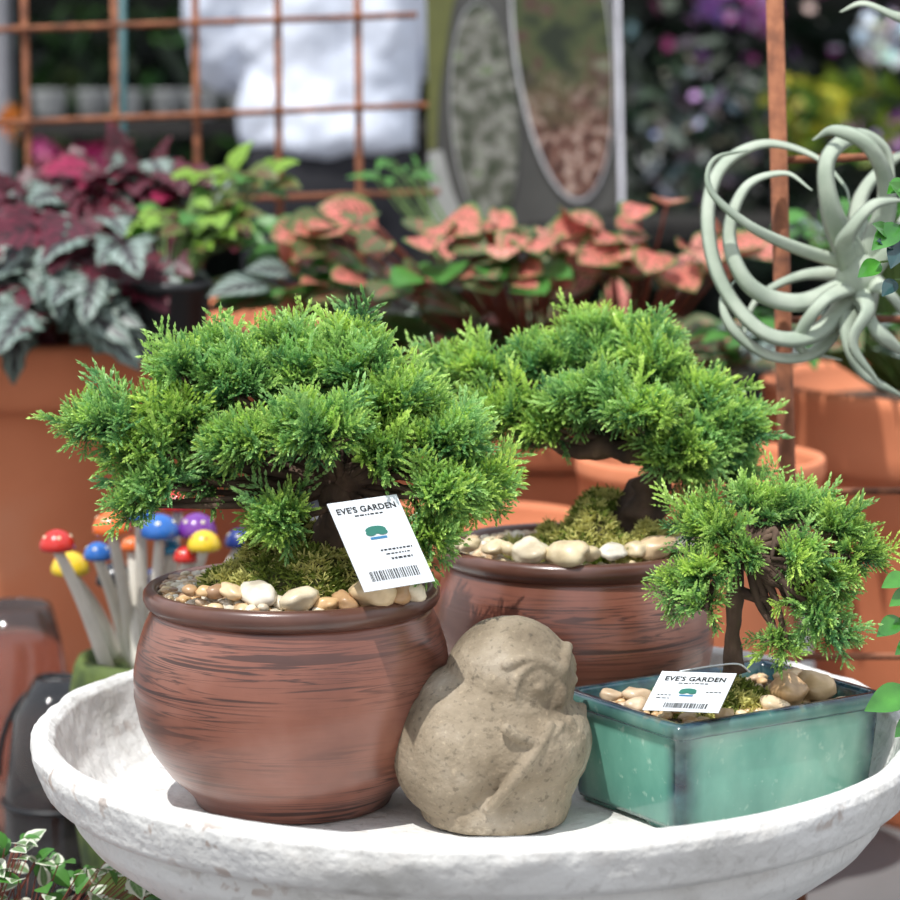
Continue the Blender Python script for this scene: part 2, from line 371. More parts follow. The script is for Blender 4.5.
def juniper(pads,d0,dens,parent,seed,scale,trunkc,fit=None):
    rg=np.random.default_rng(seed); VV=[];CC=[]; tw=MB()
    ox,kx,dx,oy,ky,dy=fit or (0,1,0,0,1,0)
    for (cx,cy,rx,ry,dd) in pads:
        cx=ox+(cx-ox)*kx+dx; cy=oy+(cy-oy)*ky+dy; ry*=.94; rx*=.95
        c=np.array(spot(cx,cy,d0+dd)); m=(d0+dd)/2520
        R=np.array([max(rx*m-scale*.85,.006),max(rx*m*.75-scale*.4,.012),max(ry*m-scale*.95,.002)])
        c[2]-=scale*.30
        area=(rx*m)*(ry*m)*3.14; n=int(dens*area)+6
        padwarm=rg.uniform(-.3,.3)
        ends=[]
        for k in range(5):
            e=Vector(c)+Vector((rg.normal()*R[0]*.6,rg.normal()*R[1]*.6,rg.normal()*R[2]*.4)); ends.append(e)
        for i in range(n):
            u=rg.normal(size=3); u/=np.linalg.norm(u)
            if u[2]<-.3 and rg.random()<.5: u[2]=-u[2]
            if u[1]>.3 and rg.random()<.5: u[1]=-u[1]
            p=c+R*u*rg.uniform(.3,1.0)
            out=c-np.array(trunkc); out/=np.linalg.norm(out)+1e-6
            dr=u*.85+out*.65+np.array([0,-.10,.20])+rg.normal(size=3)*.26; dr/=np.linalg.norm(dr)
            x=np.cross(dr,rg.normal(size=3)); x/=np.linalg.norm(x); y=np.cross(dr,x)
            Rm=np.stack([x,y,dr],1); q_=rg.random(); s=scale*rg.uniform(.6,1.2)*(1.5 if q_<.10 else 1)
            v0,t0=SPR[rg.integers(len(SPR))]
            VV.append(v0@Rm.T*s+p)
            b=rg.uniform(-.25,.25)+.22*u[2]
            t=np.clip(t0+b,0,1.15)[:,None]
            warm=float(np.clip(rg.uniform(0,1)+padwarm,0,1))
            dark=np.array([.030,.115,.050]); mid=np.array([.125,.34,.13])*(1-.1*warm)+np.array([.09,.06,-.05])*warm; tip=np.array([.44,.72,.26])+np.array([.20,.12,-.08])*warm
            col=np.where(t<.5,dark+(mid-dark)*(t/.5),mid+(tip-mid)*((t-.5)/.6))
            CC.append(col)
            if i%2==0:
                e=min(ends,key=lambda q:(q-Vector(p)).length)
                pts=catmull([e,e.lerp(Vector(p),.6)-Vector((0,0,.003)),Vector(p),Vector(p+dr*s*.5)],3)
                vv,ff=tube_data(pts,interp([.0013,.0008,.0004],len(pts)),4); tw.add(vv,ff)
        tv=Vector(trunkc)
        for e in ends[:3]:
            mid_=tv.lerp(e,.5)+Vector((rg.normal()*.008,rg.normal()*.008,rg.normal()*.006))
            pts=catmull([tv,mid_,e],6); vv,ff=tube_data(pts,interp([.0042,.0028,.0013],len(pts)),6); tw.add(vv,ff)
        for k in range(1,5):
            pts=[ends[k],(ends[k]+ends[0])/2,ends[0]]; vv,ff=tube_data(pts,.0015,5); tw.add(vv,ff)
    V=np.concatenate(VV); C=np.concatenate(CC); N=len(V)
    me=bpy.data.meshes.new('foliage'); me.vertices.add(N); me.vertices.foreach_set('co',V.astype(np.float32).ravel())
    me.loops.add(N); me.loops.foreach_set('vertex_index',np.arange(N,dtype=np.int32))
    me.polygons.add(N//4); me.polygons.foreach_set('loop_start',np.arange(0,N,4,dtype=np.int32))
    me.update(calc_edges=True); me.validate()
    at=me.color_attributes.new('Col','FLOAT_COLOR','POINT'); cc=np.ones((N,4),dtype=np.float32); cc[:,:3]=C; at.data.foreach_set('color',cc.ravel())
    me.materials.append(M_JUN); o=bpy.data.objects.new('foliage',me); link(o,parent)
    tw.obj('twigs',M_BARK,parent)
def trunk(name,pts,radii,parent,knots=.25):
    P=catmull(pts,8); R=interp(radii,len(P)); V,Fc=tube_data(P,R,14); V2=[]
    for i,v in enumerate(V):
        c=P[min(i//14,len(P)-1)]; V2.append(c+(v-c)*(1+knots*mnoise.noise(v*90)+knots*.8*mnoise.noise(v*35)))
    return mesh_obj(name,V2,Fc,M_BARK,parent)
def brownpot(c,sc,seed,mossargs,rot):
    root=empty('potted_juniper_bonsai',c)
    o=lathe('pot_body',[(r*sc,z) for r,z in POT],M_POT,root,c,96); o.rotation_euler=(0,0,rot)
    lathe('pot_rim',[(r*sc,z) for r,z in RIMP],M_RIM,root,c,96)
    lathe('soil',[(.09*sc,.128),(.0905*sc,.139),(.07,.1405),(.03,.142),(.005,.143)],M_SOIL,root,c,48)
    for a in mossargs: moss(a[0],Vector(c)+Vector(a[1]),a[2],a[3],a[4],root,a[5],seed+a[5]%7,a[6])
    return root
# pot 1
c1=Vector((-.108,-.005,.55))
r1=brownpot(c1,1.0,1,[('moss',(.006,.000,.143),.074,.068,.052,20000,.35)],.6)
rr=random.Random(5); it=[]
for i in range(260):
    a=rr.uniform(math.pi*.75,math.pi*1.45); r=rr.uniform(.062,.088)
    it.append((c1+Vector((math.cos(a)*r,math.sin(a)*r,.144+rr.uniform(0,.007))),rr.uniform(.0028,.0058)))
for i in range(120):
    a=rr.uniform(0,6.28); r=rr.uniform(.074,.088); it.append((c1+Vector((math.cos(a)*r,math.sin(a)*r,.144+rr.uniform(0,.004))),rr.uniform(.003,.006)))
for (px,py,s) in [(258,594,.0145),(300,599,.0115),(374,590,.0175),(345,602,.010),(232,590,.009),(398,594,.010),(325,604,.008),(412,587,.009),(205,584,.007),(280,602,.007),(190,580,.006),(217,592,.007)]:
    p=spot(px,py,1.640+.02*abs(px-300)/150); p.z=max(min(p.z,c1.z+.158),c1.z+.150)
    it.append((p,s))
pebbles('pebbles',it,r1,4,PALL)
t1=spot(342,486,1.72)
trunk('trunk',[c1+Vector((.03,.005,.14)),spot(338,520,1.71),t1,spot(352,458,1.72),spot(335,425,1.73)],[.017,.013,.011,.009,.005],r1,.4)
trunk('branch',[t1,spot(380,462,1.69),spot(420,450,1.68)],[.010,.007,.004],r1,.4)
trunk('branch_left',[t1,spot(300,474,1.72),spot(240,465,1.71),spot(215,440,1.70),spot(160,425,1.70)],[.009,.007,.005,.004,.002],r1,.4)
pads1=[(232,362,62,54,.01),(300,358,62,52,.03),(362,352,54,46,.02),(215,335,38,30,.03),(170,400,58,32,-.01),(105,403,52,20,-.02),(140,432,45,28,-.02),(405,392,58,50,0),(455,425,50,42,-.02),(448,482,48,32,-.04),(435,524,34,24,-.03),(320,412,66,40,-.04),(245,425,56,36,-.03),(150,470,26,32,-.03),(208,464,34,24,0),(285,506,38,28,-.03),(486,474,30,36,-.02),(385,440,44,28,-.02),(350,322,44,20,.04),(130,492,18,22,-.03),(285,325,38,18,.04),(75,405,30,11,-.02),(180,345,26,18,.0)]
FIT1=(285,.935,0,430,.90,9)
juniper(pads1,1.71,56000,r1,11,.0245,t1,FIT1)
# pot 2
c2=Vector((.0918,.16,.55))
r2=brownpot(c2,.975,9,[('moss',(.026,-.008,.142),.062,.066,.050,18000,.9),('moss_patch',(-.045,.01,.138),.03,.04,.014,2500,.6)],2.1)
it=[]
for i in range(220):
    a=rr.uniform(0,6.28); r=rr.uniform(.064,.086); it.append((c2+Vector((math.cos(a)*r,math.sin(a)*r,.142+rr.uniform(0,.005))),rr.uniform(.003,.006)))
for (px,py,s) in [(470,540,.008),(495,538,.009),(530,537,.0145),(567,538,.0145),(613,544,.010),(655,540,.015),(590,546,.008),(636,548,.008),(682,538,.010),(700,545,.008),(508,545,.007),(455,536,.007)]:
    p=spot(px,py,1.792+.0004*abs(px-575)); p.z=max(min(p.z,c2.z+.157),c2.z+.149); it.append((p,s))
pebbles('pebbles',it,r2,8,[(.76,.64,.42),(.82,.74,.56),(.70,.52,.32),(.84,.79,.68),(.6,.42,.25)])
trunk('trunk',[c2+Vector((.045,0,.145)),spot(640,505,1.87),spot(655,480,1.86),spot(668,464,1.85),spot(640,445,1.87),spot(600,420,1.88)],[.023,.017,.014,.012,.010,.006],r2,.6)
trunk('branch',[spot(665,466,1.86),spot(620,452,1.85),spot(560,444,1.86),spot(528,438,1.87),spot(500,400,1.89)],[.011,.009,.008,.006,.003],r2,.6)
t2=spot(630,440,1.88)
pads2=[(478,358,50,38,.02),(540,345,54,40,.03),(600,340,56,42,.03),(655,355,52,40,.01),(700,388,48,38,-.01),(735,412,34,32,-.02),(590,382,62,38,-.03),(500,398,46,30,-.02),(640,398,54,34,-.05),(680,436,54,26,-.04),(548,410,46,22,-.02),(732,464,36,16,0),(600,312,54,20,.04),(655,326,38,18,.04),(452,350,26,22,.03),(705,428,42,26,-.03),(690,462,30,12,-.02)]
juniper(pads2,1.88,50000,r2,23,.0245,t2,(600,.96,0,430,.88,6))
# ================= TEAL POT =================
NC=spot(679,730,1.612); LD=Vector((.148,.096,0)).normalized(); SD=Vector((-LD.y,LD.x,0)); LL=.176; SW=.126
tc=Vector((NC.x,NC.y,0))+LD*LL/2+SD*SW/2; tc.z=.55; ang=math.atan2(LD.y,LD.x)
r3=empty('potted_juniper_bonsai',tc)
def rrect(hx,hy,cr,z,ns=10,nc=7):
    pts=[];e=[]
    cs=[(hx-cr,hy-cr,0),(-(hx-cr),hy-cr,90),(-(hx-cr),-(hy-cr),180),(hx-cr,-(hy-cr),270)]
    for ci,(x,y,a0) in enumerate(cs):
        for k in range(nc):
            a=math.radians(a0+90*k/(nc-1)); pts.append((x+cr*math.cos(a),y+cr*math.sin(a),z)); e.append(1.0)
        nx,ny,na=cs[(ci+1)%4]; a=math.radians(a0+90)
        s=Vector((x+cr*math.cos(a),y+cr*math.sin(a),z)); a2=math.radians(na); t=Vector((nx+cr*math.cos(a2),ny+cr*math.sin(a2),z))
        for k in range(1,ns): pts.append(tuple(s.lerp(t,k/ns))); e.append(0.0 if 1<k<ns-1 else .06)
    return pts,e
loops=[(-.010,.004,0,.003),(-.006,.0035,.6,.004),(-.005,.007,.15,.005),(-.003,.030,0,.005),(-.001,.057,0,.005),(-.001,.0655,.35,.005),(.0015,.067,.9,.005),(.003,.069,.5,.006),(.003,.0745,.6,.006),(.001,.077,1,.006),(-.004,.077,1,.005),(-.0065,.074,.9,.004),(-.0075,.058,.3,.004)]
V=[];C=[];Fc=[]
for (o_,z,e0,cr) in loops:
    p,e=rrect(LL/2+o_,SW/2+o_,cr,z); V+=p; C+=[(max(x*.85,e0),)*3 for x in e]
n=len(p)
for j in range(len(loops)-1):
    for i in range(n): k=(i+1)%n; Fc.append((j*n+i,j*n+k,(j+1)*n+k,(j+1)*n+i))
Fc.append(tuple(reversed(range(n))))
def m_teal():
    m,nt,b=newmat('teal_glaze')
    a=nt.nodes.new('ShaderNodeAttribute'); a.attribute_name='Col'; sp=nt.nodes.new('ShaderNodeSeparateColor'); nt.links.new(a.outputs['Color'],sp.inputs[0])
    base=ramp(nt,noisetex(nt,18,7,(1,1,.6)),[(.3,(.08,.25,.195)),(.5,(.15,.37,.285)),(.7,(.30,.51,.40))])
    base=mix(nt,ramp(nt,noisetex(nt,120,4),[(.62,(0,0,0)),(.72,(.5,.5,.5))]),base,(.45,.62,.50))
    edge=ramp(nt,noisetex(nt,60,5),[(.35,(.006,.014,.028)),(.6,(.018,.05,.075)),(.75,(.12,.07,.03))])
    f=math_(nt,'MULTIPLY',sp.outputs[0],math_(nt,'ADD',noisetex(nt,40,4),.5),True)
    nt.links.new(mix(nt,f,base,edge),b.inputs['Base Color']); b.inputs['Roughness'].default_value=.2
    b.inputs['Coat Weight'].default_value=.4; b.inputs['Coat Roughness'].default_value=.05
    addbump(nt,b,noisetex(nt,50,3),.1,.001); return m
M_TEAL=m_teal()
o=mesh_obj('pot_body',V,Fc,M_TEAL,r3,tc,True,C); o.rotation_euler=(0,0,ang)
mb=MB()
for sx in(-1,1):
    for sy in(-1,1):
        p0,_=rrect(.024,.019,.005,.0005,3,4); p1,_=rrect(.026,.021,.005,.006,3,4); k=len(p0)
        off=(sx*(LL/2-.032),sy*(SW/2-.027),0)
        mb.add([(a+off[0],b_+off[1],c) for a,b_,c in p0+p1],[(i,(i+1)%k,k+(i+1)%k,k+i) for i in range(k)]+[tuple(reversed(range(k)))],(.35,.35,.35))
o=mb.obj('feet',M_TEAL,r3,loc=tc); o.rotation_euler=(0,0,ang)
mb=MB(); box(mb,(0,0,.060),(LL-.017,SW-.017,.012)); o=mb.obj('soil',M_SOIL,r3,sm=False,loc=tc); o.rotation_euler=(0,0,ang)
def tl(a,b,z): v=LD*a+SD*b; return Vector((tc.x+v.x,tc.y+v.y,.55+z))
moss('moss',tl(-.005,.0,.064),.062,.045,.022,r3,10000,4,.45)
it=[]
for i in range(150):
    a=rr.uniform(-.074,.074); b_=rr.uniform(-.050,.050)
    if abs(a)<.045 and abs(b_)<.03: continue
    it.append((tl(a,b_,.068+rr.uniform(0,.002)),rr.uniform(.003,.006)))
it+=[(tl(.030,-.032,.079),.0165),(tl(.058,-.028,.078),.014),(tl(.060,.000,.077),.012),(tl(-.05,.03,.073),.009),(tl(-.064,.043,.073),.008),(tl(-.035,-.045,.073),.008),(tl(.008,-.044,.074),.009),(tl(-.066,.01,.073),.008)]
pebbles('pebbles',it,r3,12,[(.74,.53,.30),(.82,.65,.43),(.70,.46,.24),(.66,.5,.34)])
d3=1.70
t3=spot(735,600,d3)
trunk('trunk',[spot(735,672,d3),spot(732,640,d3),t3,spot(738,570,d3),spot(750,548,d3),spot(772,525,d3+.01)],[.0085,.006,.0055,.005,.004,.003],r3,.35)
trunk('branch',[spot(736,590,d3),spot(765,600,d3-.01),spot(800,605,d3-.02)],[.004,.003,.0015],r3,.3)
pads3=[(715,520,38,24,0),(760,502,40,20,.02),(800,502,34,22,.02),(832,518,34,24,0),(852,542,28,16,-.01),(697,560,32,18,-.02),(676,580,22,10,-.02),(740,542,30,14,-.01),(790,545,40,18,-.02),(826,565,28,16,-.02),(820,605,28,18,-.03),(778,630,28,11,-.02),(796,590,22,14,-.02),(745,490,22,10,.02),(835,625,16,11,-.03),(695,510,22,14,.01),(700,592,18,11,-.02)]
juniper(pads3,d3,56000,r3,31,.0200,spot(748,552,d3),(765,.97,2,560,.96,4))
# ================= TAGS =================
M_TAG=plain('tag_card',(.70,.73,.76),.35,0,.3); M_INK=plain('tag_ink',(.012,.012,.012),.5)
M_GRN=plain('mark_green',(.02,.15,.11),.5); M_BLU=plain('mark_blue',(.03,.16,.32),.5)
def tag(TL,u,v,w,h,layout,parent):
    u=Vector(u).normalized(); v=Vector(v); v=(v-u*u.dot(v)).normalized(); n=(u.cross(-v)).normalized()
    if n.y>0: n=-n
    root=MB(); th=.0005
    def quad(mb,x0,y0,x1,y1,e,col=(1,1,1)):
        P=[TL+u*x0+v*y0+n*e,TL+u*x1+v*y0+n*e,TL+u*x1+v*y1+n*e,TL+u*x0+v*y1+n*e]; mb.add(P,[(0,1,2,3)],col)
    P=[];
    for e in(0,-th):
        P+=[TL+n*e,TL+u*w+n*e,TL+u*w+v*h+n*e,TL+v*h+n*e]
    root.add(P,[(0,1,2,3),(7,6,5,4),(0,4,5,1),(1,5,6,2),(2,6,7,3),(3,7,4,0)])
    root.obj('price_tag',M_TAG,parent,sm=False)
    ink=MB(); r=random.Random(2)
    R=Matrix((u,-v,n)).transposed()
    cu=bpy.data.curves.new('tag_text','FONT'); cu.body="EVE'S GARDEN"; cu.size=layout['ts']; cu.align_x='CENTER'; cu.offset=layout['ts']*.03; cu.extrude=0; cu.space_character=1.08
    cu.materials.append(M_INK); to=bpy.data.objects.new('tag_text',cu); link(to,parent)
    p=TL+u*w*.5+v*layout['ty']*h+n*.0003; to.matrix_basis=Matrix.Translation(p)@R.to_4x4()
    for (x0,x1,y,t) in layout['lines']: 
        x=x0
        while x<x1:
            l=r.uniform(.02,.06); quad(ink,x*w,y*h,min(x+l,x1)*w,(y+t)*h,.0003); x+=l+.015
    bx0,bx1,by0,by1=layout['bar']; x=bx0
    while x<bx1:
        l=r.choice([.008,.014,.02]); quad(ink,x*w,by0*h,min(x+l,bx1)*w,by1*h,.0003); x+=l+r.choice([.008,.014,.018])
    ink.obj('barcode',M_INK,parent,sm=False)
    mk=MB(); cx,cy,s=layout['mark']
    for k,(ox,oy,a,b_) in enumerate([(0,-.2,1,.42),(-.55,.1,.5,.28),(.55,.1,.5,.28)]):
        q=[TL+u*(cx*w+s*(ox+a*math.cos(t)))+v*(cy*h+s*(oy+b_*math.sin(t)))+n*(.0003+.0001*k) for t in [i*math.pi/10 for i in range(20)]]
        mk.add(q,[tuple(range(20))])
    mk.obj('printed_mark',M_GRN,parent,sm=False)
    m2=MB(); quad(m2,cx*w-s*.8,cy*h+s*.5,cx*w+s*.8,cy*h+s*.75,.0003); m2.obj('printed_band',M_BLU,parent,sm=False)
k=1.66/2552
TL1=spot(327,504,1.625)
tag(TL1,(68,38,4),(45,-60,-78),78*k,106*k,dict(ts=.0062,ty=.14,lines=[(.3,.7,.17,.016),(.45,.9,.58,.018),(.5,.85,.63,.014),(.55,.85,.68,.022)],bar=(.16,.86,.80,.91),mark=(.5,.38,.0075)),r1)
TL2=spot(662,671,1.672)
tag(TL2,(73,-38,6),(-30,-48,-30),82*k,62*k,dict(ts=.0062,ty=.24,lines=[(.3,.7,.29,.022),(.72,.92,.5,.02),(.1,.28,.6,.02),(.1,.28,.68,.02)],bar=(.25,.82,.80,.93),mark=(.48,.52,.006)),r3)
mb=MB()
P=catmull([TL2+Vector((.012,-.001,0)),spot(712,666,1.69),spot(738,664,1.685),spot(750,672,1.69)],8); V,Fc=tube_data(P,.0007,5); mb.add(V,Fc)
mb.obj('tag_tie',M_TAG,r3)
# ================= OWL =================
oc=Vector((.0300,-.054,.55)); owl=empty('stone_owl_figurine',oc)
mb=MB(); az=math.radians(50); FD=Vector((math.sin(az),-math.cos(az),0)); SDR=Vector((math.cos(az),math.sin(az),0))
def oe(x,y,z,rx,ry,rz,rot=None): ell(mb,oc+Vector((x,y,z)),(rx,ry,rz),4,rot)
oe(.0,0,.054,.0655,.058,.045); oe(.0,.002,.032,.057,.053,.036); oe(-.003,0,.072,.056,.050,.038)
oe(.010,0,.098,.0430,.043,.0405); oe(.005,0,.084,.046,.044,.028)
V,Fc=lathe_data([(.044,0.001),(.049,.002),(.0515,.012),(.05,.03)],40,oc); mb.add(V,Fc)
H=Vector((.010,0,.098))
def od(off,f,s,z,r,rot=None):
    p=oc+off+FD*f+SDR*s+Vector((0,0,z)); ell(mb,p,r,3,rot)
rz=Euler((0,0,az-math.pi/2)); rf=Euler((0,0,az))
def surf(s,z,R=.0430,Rz=.0405):
    q=1-(s/R)**2-(z/Rz)**2
    return R*math.sqrt(max(q,.02))
od(H,.0420,0,-.006,(.0050,.0050,.0105),rf)   # beak
for s in(-1,1):
    for i in range(26):   # facial disc ridge
        a=2*math.pi*i/26; cs=(.0165+.0150*math.cos(a))*s; zz=-.001+.0165*math.sin(a)
        od(H,surf(cs,zz)-.0004,cs,zz,(.0029,.0029,.0029))
    for i in range(14):    # heavy brow
        t=i/13; cs=(.001+.031*t)*s; zz=.009+.011*math.sin(t*2.4)
        od(H,surf(cs,zz)+.0002,cs,zz,(.0044,.0044,.0040))
    cs=.0165*s; od(H,surf(cs,0)-.0030,cs,0,(.0055,.0055,.0045))
    ell(mb,oc+Vector((0,0,.050))+SDR*.043*s-FD*.010,(.040,.022,.042),4,rz)   # wing shell
    for i in range(22):   # wing front edge, sweeping down and back
        t=i/21; sdv=(.010+.034*math.sin(t*1.5))*s; zz=.074-.052*t
        ff=.058*math.sqrt(max(.05,1-(sdv/.0655)**2-((zz-.054)/.062)**2))
        od(Vector((0,0,0)),ff-.0006,sdv,zz,(.0038,.0038,.0040))
    for i in range(18):   # ruff under the face
        t=i/17; cs=.040*t*s; zz=.073-.010*math.sin(t*3.0)+.004*t
        ff=.0575*math.sqrt(max(.05,1-(cs/.064)**2))-.0028
        od(Vector((0,0,0)),ff,cs,zz,(.0044,.0044,.0036))
o=mesh_obj('owl_body',mb.v,mb.f,M_STONE,owl)
md=o.modifiers.new('r','REMESH'); md.mode='VOXEL'; md.voxel_size=.0011; md.use_smooth_shade=True
md=o.modifiers.new('s','SMOOTH'); md.iterations=10; md.factor=.5
tx=bpy.data.textures.new('stone_clouds','CLOUDS'); tx.noise_scale=.02; tx.noise_depth=4
md=o.modifiers.new('d','DISPLACE'); md.texture=tx; md.strength=.0025; md.texture_coords='GLOBAL'
# ================= BACKGROUND TERRACOTTA =================
def terra(c,R,h,mat=M_TERRA,name='terracotta_planter',rim=.09,parent=None):
    root=parent or empty(name,c)
    prof=[(R*.66,0),(R*.68,.01),(R*.80,h*.45),(R*.88,h-rim-.005),(R*.89,h-rim),(R*.955,h-rim+.004),(R*.975,h-rim+.012),(R*.985,h-rim+.03),(R,h-.02),(R*1.01,h-.012),(R*1.01,h-.003),(R,h),(R*.95,h),(R*.935,h-.008),(R*.92,h-.05)]
    lathe('planter_body',prof,mat,root,c,96)
    lathe('planter_soil',[(R*.925,h-.06),(R*.93,h-.035),(R*.4,h-.03),(.01,h-.03)],M_SOIL,root,c,48); return root
pz=.26
pl=spot(10,400,3.05); pl.z=pz; zt=spot(0,362,3.05-.38).z
PL=terra(pl,.385,zt-pz+.015,rim=.075,name='potted_begonia')
pr=spot(1003,400,2.76); pr.z=pz; PR=terra(pr,.26,spot(0,380,2.75).z-pz,rim=.09)
pm=spot(535,400,2.85); pm.z=pz; PM=terra(pm,.215,.70-pz,M_TERRA2,rim=.06,name='potted_fittonia')
pn=spot(700,470,2.42); pn.z=pz; terra(pn,.118,spot(0,455,2.42).z-pz,rim=.05)
pq=spot(470,520,2.36); pq.z=pz; terra(pq,.125,spot(0,520,2.36).z-pz,rim=.04)
# ================= FOLIAGE BEHIND =================
M_FIT1=veinmat('fittonia_pink',(.16,.05,.03),(.66,.19,.15),(.10,.20,.05),None,8,.36,.70,.2,(.10,.12,.03),net=100)
M_FIT2=veinmat('fittonia_green',(.05,.12,.035),(.36,.09,.08),(.05,.14,.04),None,8,.18,.85,.2,(.09,.17,.05))
M_FIT3=veinmat('fittonia_salmon',(.30,.08,.05),(.80,.33,.26),(.12,.22,.05),None,8,.40,.76,.25,(.20,.12,.05),net=90)
M_REX=veinmat('rex_silver',(.20,.28,.24),(.045,.06,.05),(.09,.13,.10),(.03,.02,.025),6,.34,.70,.1,(.32,.38,.34))
M_BURG=veinmat('begonia_burgundy',(.075,.007,.015),(.025,.004,.007),(.15,.018,.035),None,6,.3,.8,.15,(.13,.010,.028))
M_MAG=veinmat('magenta_leaf',(.40,.018,.09),(.15,.01,.03),(.16,.03,.04),None,6,.3,.8,.2)
M_LIME=veinmat('lime_leaf',(.26,.44,.05),(.15,.30,.04),(.18,.36,.05),None,6,.2,.85,.3)
M_GREEN=veinmat('green_leaf',(.05,.18,.03),(.09,.25,.05),(.035,.14,.02),None,7,.15,.85,.25,(.08,.26,.04))
M_COLE=veinmat('coleus_leaf',(.10,.12,.03),(.18,.24,.05),(.12,.21,.04),(.15,.02,.025),6,.25,.75,.25)
M_VAR=veinmat('variegated_leaf',(.13,.24,.09),(.2,.32,.14),(.68,.70,.58),None,5,.2,.40,.2)
fr=Vector((pm.x,pm.y,.69)); fk=dict(rip=0,parent=PM)
plant('x',spot(400,255,2.72),(.10,.07,.05),24,.062,.052,[M_FIT1,M_FIT1,M_FIT2],M_REDSTEM,'round',.3,.15,camb=1.0,seed=5,root=fr,updir=.7,jit=.8,**fk)
plant('x',spot(540,266,2.70),(.09,.06,.05),20,.066,.052,[M_FIT3,M_FIT1,M_FIT3],M_REDSTEM,'round',.3,.15,camb=1.0,seed=88,root=fr,updir=.7,jit=.8,**fk)
plant('x',spot(665,268,2.68),(.095,.06,.075),26,.066,.052,[M_FIT3,M_FIT1,M_FIT1],M_REDSTEM,'round',.3,.15,camb=1.0,seed=8,root=fr+Vector((.1,0,0)),updir=.7,jit=.8,**fk)
plant('x',spot(460,285,2.66),(.10,.06,.03),26,.060,.048,[M_FIT2,M_FIT1,M_GREEN],M_REDSTEM,'round',.25,.12,camb=.9,seed=77,root=fr,updir=.75,jit=.7,**fk)
plant('x',(fr.x+.0,fr.y-.04,.735),(.25,.15,.065),130,.060,.044,[M_FIT2,M_FIT2,M_GREEN,M_FIT1],M_REDSTEM,'ovate',.25,.15,camb=.7,seed=6,root=fr,**fk)
plant('x',spot(350,305,2.72),(.11,.06,.045),44,.062,.042,[M_GREEN,M_FIT2,M_FIT2,M_REX,M_FIT1],M_STEM,'ovate',.3,.2,camb=.7,seed=19,root=fr,**fk)
plant('x',spot(300,268,2.80),(.03,.03,.03),14,.05,.034,[M_GREEN,M_GREEN],M_STEM,'ovate',.3,.2,camb=.7,seed=29,root=fr+Vector((-.1,0,0)),**fk)
plant('x',spot(400,180,3.0),(.035,.03,.03),16,.032,.010,[M_GREEN],M_STEM,'ovate',.3,.2,camb=.5,seed=9,root=fr,sr=.001,**fk)
lr=spot(40,370,2.95)
plant('x',spot(85,285,2.75),(.085,.10,.085),44,.095,.066,[M_REX,M_REX,M_REX,M_BURG],M_REDSTEM,'jag',.35,.15,.10,parent=PL,camb=.9,seed=10,root=lr,updir=.7,dz=-.15,jit=.9)
plant('x',spot(20,310,2.68),(.09,.08,.05),34,.09,.062,[M_REX,M_REX,M_BURG],M_REDSTEM,'jag',.45,.15,.10,parent=PL,camb=.9,seed=12,root=lr,updir=.6,dz=-.2,jit=.9)
plant('x',spot(35,222,2.88),(.11,.08,.045),70,.066,.052,[M_BURG,M_BURG,M_BURG,M_REX],M_REDSTEM,'jag',.3,.1,.1,parent=PL,camb=.8,seed=14,root=lr,updir=.7)
plant('x',spot(140,198,2.92),(.085,.06,.045),60,.058,.045,[M_BURG,M_REX,M_BURG,M_MAG,M_BURG],M_REDSTEM,'jag',.3,.1,.1,parent=PL,camb=.8,seed=15,root=lr,updir=.7)
plant('x',spot(-4,255,2.70),(.015,.03,.02),7,.06,.05,[M_MAG],M_REDSTEM,'jag',.3,.1,.1,parent=PL,camb=.8,seed=25,root=lr,updir=.7)
cb=spot(172,352,2.70)
lathe('black_pot',[(.030,0),(.034,.003),(.043,.065),(.046,.066),(.046,.075),(.042,.076),(.041,.066),(.01,.066)],M_BLACKP,PL,cb,40)
plant('x',spot(200,248,2.76),(.058,.05,.055),64,.038,.028,[M_COLE,M_LIME,M_COLE,M_BURG,M_GREEN],M_STEM,'ovate',.25,.2,.1,parent=PL,camb=.7,seed=16,root=cb+Vector((0,0,.065)),updir=.7)
plant('x',spot(235,190,2.84),(.045,.04,.025),20,.040,.028,[M_LIME,M_GREEN,M_COLE],M_STEM,'ovate',.25,.2,.1,parent=PL,camb=.7,seed=17,root=cb+Vector((0,0,.065)))
plant('x',spot(830,345,2.62),(.11,.07,.035),60,.050,.024,[M_GREEN,M_REX,M_FIT2],M_STEM,'ovate',.3,.2,parent=PR,camb=.7,seed=18,root=spot(900,390,2.72))
plant('x',spot(860,250,2.75),(.07,.07,.06),40,.045,.024,[M_GREEN,M_REX,M_GREEN],M_STEM,'ovate',.3,.2,parent=PR,camb=.7,seed=28,root=spot(900,390,2.75))
# variegated vine, lower left
vc=spot(40,905,1.75); vp=Vector((vc.x-.05,vc.y,0)); vr=empty('variegated_vine',vp)
lathe('vine_pot',[(.06,0),(.065,.01),(.08,.36),(.085,.365),(.085,.40),(.08,.40),(.075,.37),(.01,.37)],M_TERRA2,vr,vp,48)
plant('x',spot(75,922,1.75),(.085,.05,.045),120,.019,.014,[M_VAR,M_VAR,M_GREEN],M_REDSTEM,'ovate',.2,.2,.05,parent=vr,camb=.4,seed=20,root=vp+Vector((.03,0,.38)),sr=.0006)
plant('x',spot(8,872,1.75),(.02,.03,.03),24,.018,.014,[M_VAR,M_GREEN],M_REDSTEM,'ovate',.2,.2,.05,parent=vr,camb=.4,seed=21,root=vp+Vector((0,0,.38)),sr=.0006)
